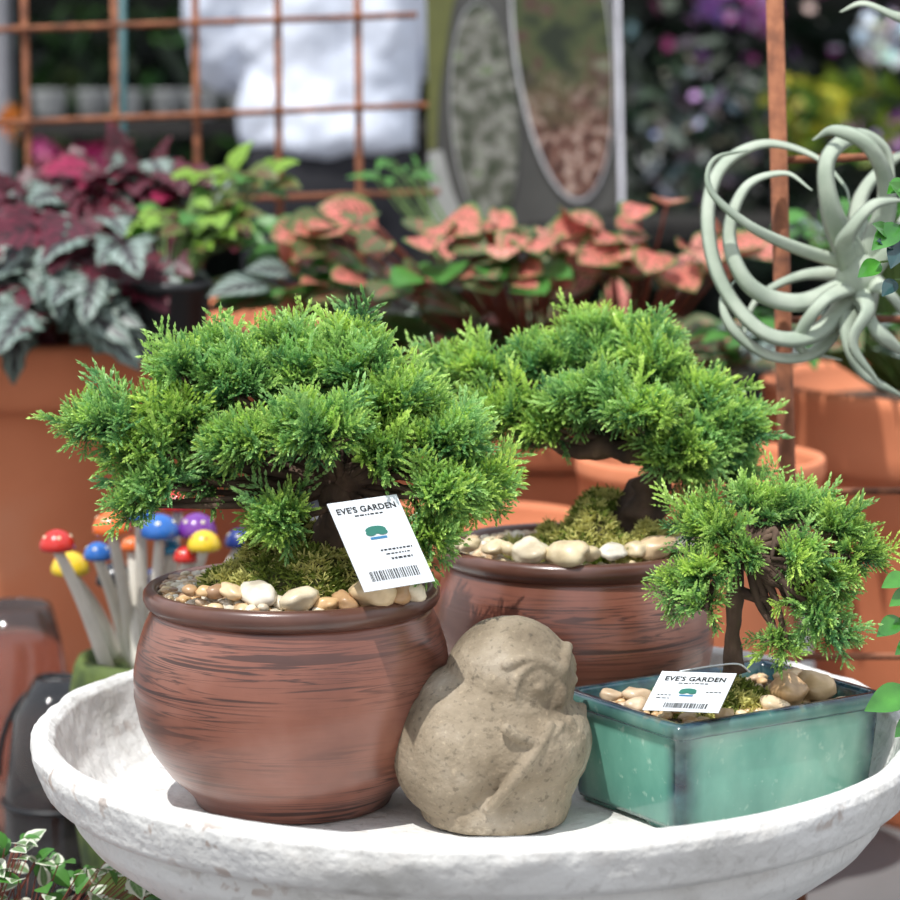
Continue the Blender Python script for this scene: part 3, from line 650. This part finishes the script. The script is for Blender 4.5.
# ================= AIR PLANT =================
M_TIL=noisy('airplant_leaf',[(.3,(.28,.34,.26)),(.7,(.46,.51,.41))],30,.7,.1,.001); ta=spot(858,275,2.0); tr=empty('air_plant',ta)
def ribbon(mb,pts,w0,d0=2.0,mode=None):
    P=catmull([spot(x,y,d0+dz) for x,y,dz in pts],9); n=len(P); V=[];Fc=[]
    for i,p in enumerate(P):
        t=i/(n-1); w=w0*1.15*(1-t)**.8*(.9+.1*math.cos(t*9))+.0006
        dd=(P[min(i+1,n-1)]-P[max(i-1,0)]).normalized()
        a=dd.cross(Vector((0,-1,.15))).normalized(); tilt=math.sin(t*4+w0*900)*.7; b=dd.cross(a)
        a=(a*math.cos(tilt)+b*math.sin(tilt)); b=dd.cross(a)
        for q in(-1,-.5,0,.5,1): V.append(p+a*w*q+b*w*.45*q*q)
        for q in(.5,0,-.5): V.append(p+a*w*q+b*(w*.45*q*q+w*.12+.0004))
    m=8
    for i in range(n-1):
        for j in range(m): k=(j+1)%m; Fc.append((i*m+j,i*m+k,(i+1)*m+k,(i+1)*m+j))
    mb.add(V,Fc)
mb=MB()
R_=[([(858,280,0),(815,330,-.03),(765,330,-.05),(722,280,-.04),(708,215,-.02),(722,165,0),(765,142,.02),(815,155,.02),(845,185,0),(850,205,-.01)],.0085),
([(858,275,0),(800,300,-.03),(750,285,-.05),(728,235,-.04),(745,185,-.03),(785,172,-.02),(812,190,-.03)],.009),
([(855,280,0),(820,345,-.02),(775,355,-.04),(735,330,-.05),(722,300,-.04),(735,280,-.02)],.0075),
([(860,270,0),(800,250,-.02),(750,225,-.05),(712,190,-.06),(715,160,-.05),(748,150,-.03)],.0055),
([(860,275,0),(830,215,-.03),(825,160,-.03),(855,135,-.01),(885,150,.0),(895,190,0)],.011),
([(862,275,0),(885,200,-.02),(870,150,-.04),(835,130,-.03),(812,140,-.01)],.0105),
([(858,285,0),(850,335,-.03),(865,372,-.03),(905,398,-.01)],.010),
([(860,285,0),(880,330,-.03),(910,360,-.01)],.011),
([(860,280,0),(890,290,-.03),(915,330,0)],.010),
([(862,272,0),(895,240,-.02),(925,180,0)],.011),
([(860,275,0),(800,275,.02),(755,300,.03),(740,350,.02)],.006),
([(862,270,0),(858,200,.02),(890,160,.03),(925,150,.02)],.010),
([(862,280,0),(870,310,-.04),(855,345,-.05),(880,385,-.04)],.010),
([(858,270,0),(845,240,-.04),(870,205,-.05),(905,200,-.04)],.010),
([(858,280,0),(822,300,-.04),(800,345,-.03),(842,360,0)],.008)]
for pts,w in R_: ribbon(mb,pts,w)
ell(mb,ta,(.018,.016,.02),2)
mb.obj('airplant_leaves',M_TIL,tr)
mb=MB(); 
for pts,w in [([(935,25,0),(900,16,-.01),(865,2,-.01),(840,12,0)],.006),([(935,5,0),(910,-5,0),(880,-18,0)],.005)]: ribbon(mb,pts,w)
ell(mb,spot(935,15,2.0),(.012,.012,.012),2)
mb.obj('air_plant.001',M_TIL)
# ================= TRELLISES =================
def bar(mb,a,b,r,seg=8):
    V,Fc=tube_data([Vector(a),Vector(a).lerp(Vector(b),.5),Vector(b)],r,seg); mb.add(V,Fc)
mb=MB(); pt=spot(773,-60,2.05); pb=spot(787,470,2.05); dirv=(pb-pt).normalized(); k=(pb.z-.26)/-dirv.z; pb2=pb+dirv*k
bar(mb,pt,pb2,.0070,12)
for y0,y1 in ((160,150),(492,489),(657,655),(320,318)):
    bar(mb,spot(790 if y0>200 else 780,y0,2.063),spot(1050,y1,2.063),.003)
bar(mb,spot(1050,-60,2.07),Vector((spot(1050,470,2.07).x,spot(0,0,2.07).y,.26)),.0075)
mb.obj('rusted_trellis',M_RUST)
mb=MB(); dT=3.12
for i,(xt,xb) in enumerate([(22,34),(113,120),(194,200),(277,281),(357,362),(-60,-45)]):
    a=spot(xt,-60,dT); b_=spot(xb,330,dT); b_.z=zt-.06 if i!=4 else b_.z-.2; bar(mb,a,b_,.0046)
for y0,y1,x1 in ((30,15,417),(124,105,428),(207,192,440),(-50,-60,417),(302,288,300)):
    bar(mb,spot(-70,y0+2,dT-.009),spot(x1,y1,dT-.009),.0038)
mb.obj('rusted_grid_trellis',M_RUST,PL)
mb=MB(); a=spot(122,-60,3.25); b_=spot(124,340,3.2); bar(mb,a,b_,.005); mb.obj('plant_stake',plain('teal_paint',(.04,.12,.13),.5),PL)
# ================= SIGN =================
ds=3.55; sg=empty('plant_sign_board',spot(522,235,ds))
def sp(px,py,o=0): 
    v=spot(px,py,ds+(px-522)*.0003); v.y-=o; return v
mb=MB(); q=[sp(424,-75),sp(612,-75),sp(620,208),sp(432,240)]; q2=[v+Vector((0,.012,0)) for v in q]
mb.add(q+q2,[(0,3,2,1),(4,5,6,7),(0,1,5,4),(1,2,6,5),(2,3,7,6),(3,0,4,7)])
mb.obj('board',noisy('sign_print',[(.35,(.05,.05,.046)),(.7,(.095,.095,.088))],6,.4),sg,False)
def flat(name,pts,o,mat):
    mb=MB(); mb.add([sp(x,y,o) for x,y in pts],[tuple(range(len(pts)))]); return mb.obj(name,mat,sg,False)
flat('board_edge',[(613,-75),(618,-75),(624,208),(619,209)],.009,plain('sign_white',(.85,.85,.92),.4))
flat('olive_field',[(425,-70),(475,-70),(452,10),(440,90),(436,150),(428,150)],.002,plain('sign_olive',(.13,.14,.04),.5))
flat('pale_field',[(428,152),(442,150),(452,190),(470,232),(432,238)],.002,plain('sign_pale',(.38,.39,.37),.5))
def oval(cx,cy,rx,ry,tilt=0,n=48): 
    return [(cx+rx*math.cos(t)+tilt*ry*math.sin(t),cy+ry*math.sin(t)) for t in [2*math.pi*i/n for i in range(n)]]
flat('oval_line_left',oval(484,115,34,113,.06),.003,plain('sign_line_dim',(.38,.39,.39),.4))
M_P1=noisy('printed_leaves',[(.35,(.03,.045,.02)),(.5,(.12,.125,.095)),(.6,(.28,.28,.25)),(.7,(.10,.16,.05))],45,.4,detail=7)
def m_print():
    m,nt,b=newmat('printed_rock_garden')
    g=ramp(nt,noisetex(nt,75,4),[(.38,(.06,.022,.015)),(.5,(.18,.08,.055)),(.64,(.46,.34,.28))])
    t=ramp(nt,noisetex(nt,22,7),[(.35,(.015,.024,.01)),(.5,(.07,.09,.03)),(.6,(.08,.035,.028)),(.7,(.20,.22,.14))])
    tc=nt.nodes.new('ShaderNodeTexCoord'); s_=nt.nodes.new('ShaderNodeSeparateXYZ'); nt.links.new(tc.outputs['Object'],s_.inputs[0])
    z0=spot(570,100,ds).z
    f=math_(nt,'ADD',math_(nt,'MULTIPLY',math_(nt,'SUBTRACT',z0,s_.outputs[2]),9),math_(nt,'MULTIPLY',math_(nt,'SUBTRACT',noisetex(nt,20,5),.2),1.6),True)
    nt.links.new(mix(nt,f,t,g),b.inputs['Base Color']); b.inputs['Roughness'].default_value=.4; return m
flat('photo_left',oval(485,115,32.8,111.5,.06),.0045,M_P1)
flat('oval_line_right',oval(562,40,50,162,.10),.0055,plain('sign_line',(.65,.66,.67),.4))
flat('photo_right',oval(562.5,38,47.5,160,.10),.007,m_print())
bm_=MB(); bar(bm_,Vector((sp(522,100).x,sp(522,100).y+.02,.26)),sp(522,60,-.02),.008); bm_.obj('sign_post',M_BLACKP,sg)
# ================= MUSHROOM ORNAMENTS =================
mr=empty('mushroom_ornaments',spot(150,690,2.2)); mcp=spot(150,690,2.2); mcp.z=.26
mh=spot(0,655,2.2).z-.26
lathe('green_pot',[(.04,0),(.05,.01),(.068,mh*.5),(.070,mh-.03),(.066,mh-.008),(.062,mh),(.056,mh),(.054,mh-.02),(.01,mh-.015)],noisy('moss_green_glaze',[(.3,(.025,.045,.01)),(.7,(.12,.17,.03))],40,.7,.4,.003),mr,mcp,48)
caps=MB(); st=MB(); dots=MB()
RED=(.55,.02,.012);YEL=(.76,.52,.02);BLU=(.02,.13,.45);ORA=(.72,.14,.02);NAV=(.01,.03,.18);PUR=(.16,.03,.28);BLK=(.012,.012,.02);TEA=(.02,.24,.42)
for i,(x,y,c,s) in enumerate([(57,543,RED,18),(70,566,YEL,20),(98,553,BLU,15),(112,526,ORA,20),(115,577,BLK,20),(140,514,BLU,15),(160,529,BLU,20),(152,580,NAV,16),(178,503,RED,17),(197,528,PUR,20),(204,543,YEL,17),(240,540,NAV,16),(170,548,TEA,12),(186,556,RED,13),(132,545,ORA,12)]):
    p=spot(x,y,2.13+.09*((i*37)%10)/10); m=2.17/2552; s*=m
    V,Fc=lathe_data([(s*.2,-s*.35),(s*.85,-s*.42),(s*1.0,-s*.3),(s*.97,0),(s*.8,s*.38),(s*.5,s*.64),(s*.2,s*.75),(s*.02,s*.77)],24,p); caps.add(V,Fc,c)
    base=mcp+Vector((( x-150)*.00035,((i*13)%7-3)*.008,mh-.01))
    P=catmull([base,base.lerp(p,.5)+Vector((0,0,.004)),p-Vector((0,0,s*.35))],5); V,Fc=tube_data(P,interp([.0065,.0045],len(P)),10); st.add(V,Fc)
    for a in range(5):
        t=a*1.256+i; ell(dots,p+Vector((math.cos(t)*s*.72,math.sin(t)*s*.72,s*.36)),(s*.14,)*3,1,col=(.8,.75,.5) if c!=YEL else (.7,.2,.03))
M_CAP=attrmat('painted_caps',.25,coat=.4)
caps.obj('caps',M_CAP,mr); dots.obj('cap_dots',M_CAP,mr); st.obj('stalks',plain('cream_stalk',(.66,.62,.54),.5),mr)
# ================= GLASS / DARK THINGS lower left =================
def glass(name,col,rough=.05):
    m,nt,b=newmat(name); b.inputs['Base Color'].default_value=(*col,1); b.inputs['Transmission Weight'].default_value=.95; b.inputs['Roughness'].default_value=rough; return m
gv=spot(15,745,2.55); gv.z=.26
g_h=spot(0,605,2.55).z-.26
lathe('glass_vase',[(.035,0),(.04,.003),(.055,.05),(.062,g_h*.5),(.05,g_h*.85),(.04,g_h),(.038,g_h),(.048,g_h*.85),(.059,g_h*.5),(.052,.05),(.035,.01),(.01,.008)],glass('rose_glass',(.85,.6,.52)),None,gv,48)
jg=spot(58,800,2.33); jg.z=.262; jh=spot(0,672,2.36).z-.26
jr=empty('dark_glass_lantern',jg)
lathe('lantern_bowl',[(.035,0),(.042,.004),(.05,.03),(.05,jh*.5),(.04,jh*.85),(.02,jh),(.018,jh),(.037,jh*.85),(.047,jh*.5),(.047,.03),(.03,.01),(.01,.008)],glass('smoke_glass',(.30,.29,.29)),jr,jg,40)
mb=MB()
for z_,r_ in ((jh*.5,.0515),(.03,.0515)):
    P=[jg+Vector((math.cos(t)*r_,math.sin(t)*r_,z_)) for t in [i*math.pi/16 for i in range(33)]]; V,Fc=tube_data(P,.0025,6); mb.add(V,Fc)
P=[jg+Vector((math.cos(t)*.055,0,jh*.6+math.sin(t)*.09)) for t in [i*math.pi/16 for i in range(17)]]; V,Fc=tube_data(P,.003,6); mb.add(V,Fc)
mb.obj('lantern_frame',M_BLACKP,jr)
# ================= RIGHT EDGE GLOSSY VINE =================
gx=spot(935,450,1.66); vg=empty('glossy_leaf_vine',Vector((gx.x+.06,gx.y,0)))
M_GL=noisy('glossy_green',[(.3,(.02,.11,.014)),(.7,(.07,.27,.03))],40,.25,coat=.4); M_GLD=noisy('glossy_dark',[(.3,(.008,.03,.03)),(.7,(.03,.08,.08))],40,.25,coat=.4)
mb=MB(); dk=MB(); st=MB()
vb=Vector((gx.x+.06,gx.y,.12))
P=catmull([vb,vb+Vector((.0,0,.35)),spot(935,640,1.66),spot(930,480,1.66),spot(912,300,1.66),spot(920,150,1.66),spot(935,60,1.66)],8)
V,Fc=tube_data(P,.002,6); st.add(V,Fc)
for i,(x,y,dx,dy,L,m_) in enumerate([(905,180,-30,22,26,0),(910,200,-28,-28,32,0),(900,225,-35,30,40,0),(895,245,-25,-8,26,1),(880,262,-28,18,32,0),(900,240,-10,32,34,1),(890,235,-22,-18,28,0),(895,280,-18,22,26,1),
   (905,575,-35,18,30,0),(912,590,-36,25,30,0),(900,618,-28,22,34,0),(915,640,-25,18,30,0),(908,690,-48,22,50,0),(915,655,-22,-18,26,0),(912,720,-20,20,30,0)]):
    b_=spot(x,y,1.66); e=spot(x+dx,y+dy,1.64); d=(e-b_)
    leaf(dk if m_ else mb,b_,d,(.1,-.8,.5),L*1.1*1.66/2552,L*.62*1.66/2552,.1,.2)
    near=min(P,key=lambda v:(v-b_).length); V,Fc=tube_data([near,near.lerp(b_,.5),b_],.0008,5); st.add(V,Fc)
mb.obj('leaves',M_GL,vg); dk.obj('dark_leaves',M_GLD,vg); st.obj('stems',M_STEM,vg)
lathe('vine_pot',[(.03,0),(.035,.01),(.045,.12),(.048,.12),(.048,.13),(.04,.13),(.01,.12)],plain('teal_pot',(.03,.28,.26),.3),vg,Vector((vb.x,vb.y,0)),32)
# ================= PERSON (seen from behind) =================
pd=5.1; pc=spot(330,100,pd); px_,py_=pc.x,pc.y; per=empty('person_in_white_shirt',(px_,py_,0))
def vox(o,v,it=6):
    md=o.modifiers.new('r','REMESH'); md.mode='VOXEL'; md.voxel_size=v; md.use_smooth_shade=True
    md=o.modifiers.new('s','SMOOTH'); md.iterations=it; md.factor=.6
def loft(mb,secs,seg=32):
    V=[];Fc=[]
    for (cx,cy,z,rx,ry) in secs:
        for i in range(seg):
            a=2*math.pi*i/seg; V.append((px_+cx+rx*math.cos(a),py_+cy+ry*math.sin(a),z))
    for j in range(len(secs)-1):
        for i in range(seg): k=(i+1)%seg; Fc.append((j*seg+i,j*seg+k,(j+1)*seg+k,(j+1)*seg+i))
    Fc.append(tuple(reversed(range(seg)))); Fc.append(tuple((len(secs)-1)*seg+i for i in range(seg))); mb.add(V,Fc)
def limb(mb,pts,rad,n=6):
    P=catmull([Vector((px_+x,py_+y,z)) for x,y,z in pts],n); V,Fc=tube_data(P,interp(rad,len(P)),14); mb.add(V,Fc)
    ell(mb,P[0],(rad[0],)*3,2); ell(mb,P[-1],(rad[-1],)*3,2)
sh=MB()
loft(sh,[(0,0,.935,.170,.125),(0,0,.95,.177,.13),(0,0,1.02,.175,.125),(0,0,1.12,.172,.12),(0,0,1.25,.185,.125),(0,0,1.36,.195,.12),(0,0,1.42,.175,.10),(0,0,1.465,.11,.075),(0,0,1.49,.065,.062)])
limb(sh,[(.175,0,1.40),(.215,.0,1.26),(.222,-.02,1.13),(.19,-.13,1.09),(.12,-.20,1.10)],[.062,.060,.056,.050,.040])
limb(sh,[(-.175,0,1.40),(-.225,.0,1.26),(-.235,-.05,1.14),(-.20,-.15,1.12),(-.12,-.22,1.14)],[.062,.055,.050,.044,.038])
o=mesh_obj('shirt',sh.v,sh.f,noisy('white_cotton',[(.3,(.60,.65,.76)),(.7,(.76,.80,.90))],6,.8,.5,.01,bscale=9),per); vox(o,.011)
md=o.modifiers.new('d','DISPLACE'); tx=bpy.data.textures.new('folds','CLOUDS'); tx.noise_scale=.10; md.texture=tx; md.strength=.045; md.texture_coords='GLOBAL'
pa=MB()
loft(pa,[(0,0,.80,.165,.12),(0,0,.86,.172,.122),(0,0,.93,.165,.115),(0,0,.99,.15,.10)])
for s in(-1,1): limb(pa,[(.09*s,0,.84),(.095*s,0,.65),(.098*s,-.01,.47),(.10*s,.005,.28),(.10*s,.01,.09)],[.09,.078,.062,.058,.05])
o=mesh_obj('trousers',pa.v,pa.f,noisy('dark_trousers',[(.3,(.006,.006,.009)),(.7,(.014,.014,.02))],8,.8),per); vox(o,.012)
sk=MB(); M_SKIN=noisy('skin',[(.3,(.42,.22,.15)),(.7,(.52,.29,.20))],12,.5)
limb(sk,[(0,.0,1.44),(0,-.005,1.50),(0,-.01,1.56)],[.055,.052,.055])
pv=Vector((px_,py_,0))
ell(sk,pv+Vector((0,-.01,1.64)),(.074,.092,.105),3); ell(sk,pv+Vector((0,-.045,1.585)),(.050,.052,.048),3)
ell(sk,pv+Vector((0,-.103,1.622)),(.013,.018,.022),2); ell(sk,pv+Vector((0,-.094,1.640)),(.009,.012,.024),2)
for s in(-1,1): ell(sk,pv+Vector((.075*s,-.003,1.632)),(.010,.018,.030),2)
ell(sk,pv+Vector((0,-.094,1.590)),(.024,.010,.007),2)
o=mesh_obj('head',sk.v,sk.f,M_SKIN,per); vox(o,.004,4)
ey=MB()
for s in(-1,1): ell(ey,pv+Vector((.030*s,-.089,1.648)),(.012,.010,.008),2)
ey.obj('eyes',plain('eye_dark',(.05,.03,.02),.2),per)
hr=MB(); ell(hr,pv+Vector((0,.012,1.665)),(.084,.094,.100),3); ell(hr,pv+Vector((0,.05,1.60)),(.07,.055,.07),3)
hr.obj('hair',noisy('dark_hair',[(.3,(.02,.012,.008)),(.7,(.06,.035,.02))],40,.5,stretch=(1,1,.2)),per)
for w_,dr in (((.12,-.20,1.10),Vector((-.8,-.45,.15))),((-.12,-.22,1.14),Vector((.8,-.45,.15)))):
    hb=MB(); dr.normalize(); w0=pv+Vector(w_); sd=dr.cross(Vector((0,-1,.3))).normalized()
    ell(hb,w0+dr*.0,(.03,.03,.03),2)
    P=catmull([w0,w0+dr*.045,w0+dr*.09],4)
    for q in(-.028,-.01,.01,.028):
        V,Fc=tube_data([p+sd*q*(.7+.3*i/len(P)) for i,p in enumerate(P)],.0145,10); hb.add(V,Fc)
    nn=dr.cross(sd)
    for q,L in((-.031,.062),(-.0105,.072),(.0105,.076),(.031,.068)):
        b0=w0+dr*.085+sd*q
        P2=catmull([b0,b0+dr*L*.4+nn*.004,b0+dr*L*.75+nn*.014,b0+dr*L*.95+nn*.026],4); V,Fc=tube_data(P2,interp([.0095,.008,.0065],len(P2)),8); hb.add(V,Fc)
    b0=w0+dr*.03+sd*.028; P2=catmull([b0,b0+sd*.03+dr*.025,b0+sd*.038+dr*.058+nn*.01],5); V,Fc=tube_data(P2,interp([.012,.010,.008],len(P2)),8); hb.add(V,Fc)
    o=mesh_obj('hand',hb.v,hb.f,M_SKIN,per); vox(o,.0035,3)
so=MB()
for s in(-1,1): ell(so,pv+Vector((.10*s,-.05,.045)),(.05,.13,.045),3); 
so.obj('shoes',M_BLACKP,per)
per.rotation_euler=(0,0,math.pi+.1)
# ================= NURSERY BACKGROUND =================
def mass(name,boxes,seed,bench=None):
    rg=np.random.default_rng(seed); mb=MB()
    for (x0,x1,y0,y1,d0,d1,n,size,pal) in boxes:
        for i in range(n):
            d=rg.uniform(d0,d1); p=spot(rg.uniform(x0,x1),rg.uniform(y0,y1),d); c=pal[rg.integers(len(pal))]; k=rg.uniform(.6,1.3); s=size*k
            a=Vector(rg.normal(size=3)).normalized(); b_=a.cross(Vector(rg.normal(size=3))).normalized(); e=a.cross(b_)
            col=tuple(float(min(1,q*rg.uniform(.7,1.3))) for q in c)
            if size<.035 :
                V=[p]; 
                for j in range(10):
                    t=j*math.pi/5; r=s*(1 if j%2==0 else .55); V.append(p+a*math.cos(t)*r+b_*math.sin(t)*r+e*r*.2)
                mb.add(V,[(0,j+1,(j+1)%10+1) for j in range(10)],col)
            else:
                mb.add([p-a*s,p-a*s*.4-b_*s*.25,p+a*s*.4-b_*s*.25,p+a*s,p+a*s*.4+b_*s*.25,p-a*s*.4+b_*s*.25],[(0,1,2,3,4,5)],col)
    return mb.obj(name,attrmat(name+'_colours',.5,.3),None,False)
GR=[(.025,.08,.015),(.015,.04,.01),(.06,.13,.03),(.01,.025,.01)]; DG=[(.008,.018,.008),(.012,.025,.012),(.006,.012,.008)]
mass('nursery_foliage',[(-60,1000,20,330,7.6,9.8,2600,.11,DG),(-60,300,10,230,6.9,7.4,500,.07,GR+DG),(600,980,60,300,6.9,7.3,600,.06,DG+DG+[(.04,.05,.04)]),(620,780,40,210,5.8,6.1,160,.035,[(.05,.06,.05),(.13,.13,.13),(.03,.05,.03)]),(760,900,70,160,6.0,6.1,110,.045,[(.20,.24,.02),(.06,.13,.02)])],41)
PK=(.30,.07,.24);WH=(.6,.6,.68);YL=(.55,.50,.05);OR=(.6,.2,.03);MG=(.35,.02,.12)
mass('orchid_flowers',[(690,780,-20,22,6.3,6.8,50,.030,[PK,(.22,.1,.3)]),(780,850,80,125,6.2,6.6,50,.03,[YL,YL,(.3,.4,.04)]),(862,905,15,60,6.2,6.6,26,.032,[WH]),(850,910,118,145,6.2,6.6,20,.03,[PK,(.4,.25,.5)]),(620,900,-10,60,7,7.5,30,.025,[PK,WH]),(40,110,148,170,6,6.4,20,.028,[MG]),(5,18,105,150,5.2,5.5,10,.024,[OR]),(640,740,70,190,6,6.4,45,.014,[WH,(.3,.3,.3)])],42)
M_WP=plain('white_pot',(.42,.43,.43),.5)
mb=MB(); pbz=spot(0,118,6.5).z
for i in range(7):
    x=50+i*38; V,Fc=lathe_data([(.03,0),(.035,.01),(.045,.065),(.047,.07),(.04,.07),(.01,.06)],24,(spot(x,100,6.5).x,spot(0,0,6.5+.1*(i%2)).y,pbz)); mb.add(V,Fc)
mb.obj('white_flower_pots',M_WP)
mb=MB(); box(mb,(spot(150,0,6.5).x,spot(0,0,6.5).y,pbz-.022),(1.6,.5,.04))
for sx in(-.7,.7):
    for sy in(-.2,.2): box(mb,(spot(150,0,6.5).x+sx,spot(0,0,6.5).y+sy,(pbz-.04)/2),(.05,.05,pbz-.04))
mb.obj('nursery_bench',plain('dark_wood',(.02,.018,.016),.8),None,False)
mb=MB(); box(mb,(spot(820,0,6.5).x,spot(0,0,6.5).y,.72),(1.8,.7,.04))
for sx in(-.8,.8):
    for sy in(-.3,.3): box(mb,(spot(820,0,6.5).x+sx,spot(0,0,6.5).y+sy,.35),(.05,.05,.70))
mb.obj('nursery_bench.001',plain('dark_wood_b',(.02,.018,.016),.8),None,False)
slab('support_column',(spot(-2,0,5.6).x-.03,spot(0,0,5.6).y,1.6),(.10,.10,3.2),plain('grey_paint',(.26,.26,.28),.6))
# ================= LIGHT =================
L=bpy.data.lights.new('sun','SUN'); L.energy=4.4; L.angle=math.radians(.55); L.color=(1,.985,.95)
lo=bpy.data.objects.new('sun',L); S.collection.objects.link(lo)
lo.rotation_euler=Vector((.30,.42,-1.10)).to_track_quat('-Z','Y').to_euler()
w=bpy.data.worlds.new('world'); S.world=w; w.use_nodes=True; nt=w.node_tree; bg=nt.nodes['Background']
tc_=nt.nodes.new('ShaderNodeTexCoord'); sx_=nt.nodes.new('ShaderNodeSeparateXYZ'); nt.links.new(tc_.outputs['Generated'],sx_.inputs[0])
nt.links.new(ramp(nt,sx_.outputs[2],[(0,(.62,.62,.61)),(.35,(.88,.91,.97)),(1,(.70,.79,.95))]),bg.inputs['Color']); bg.inputs['Strength'].default_value=1.25
# ================= CAMERA =================
cd=bpy.data.cameras.new('camera'); cd.sensor_width=36; cd.lens=F/900*36; cd.clip_start=.05
cd.dof.use_dof=True; cd.dof.focus_distance=1.69; cd.dof.aperture_fstop=7.0
co=bpy.data.objects.new('camera',cd); co.location=(0,CAMY,CAMZ); co.rotation_euler=(math.pi/2-math.atan(TP),0,0)
S.collection.objects.link(co); S.camera=co
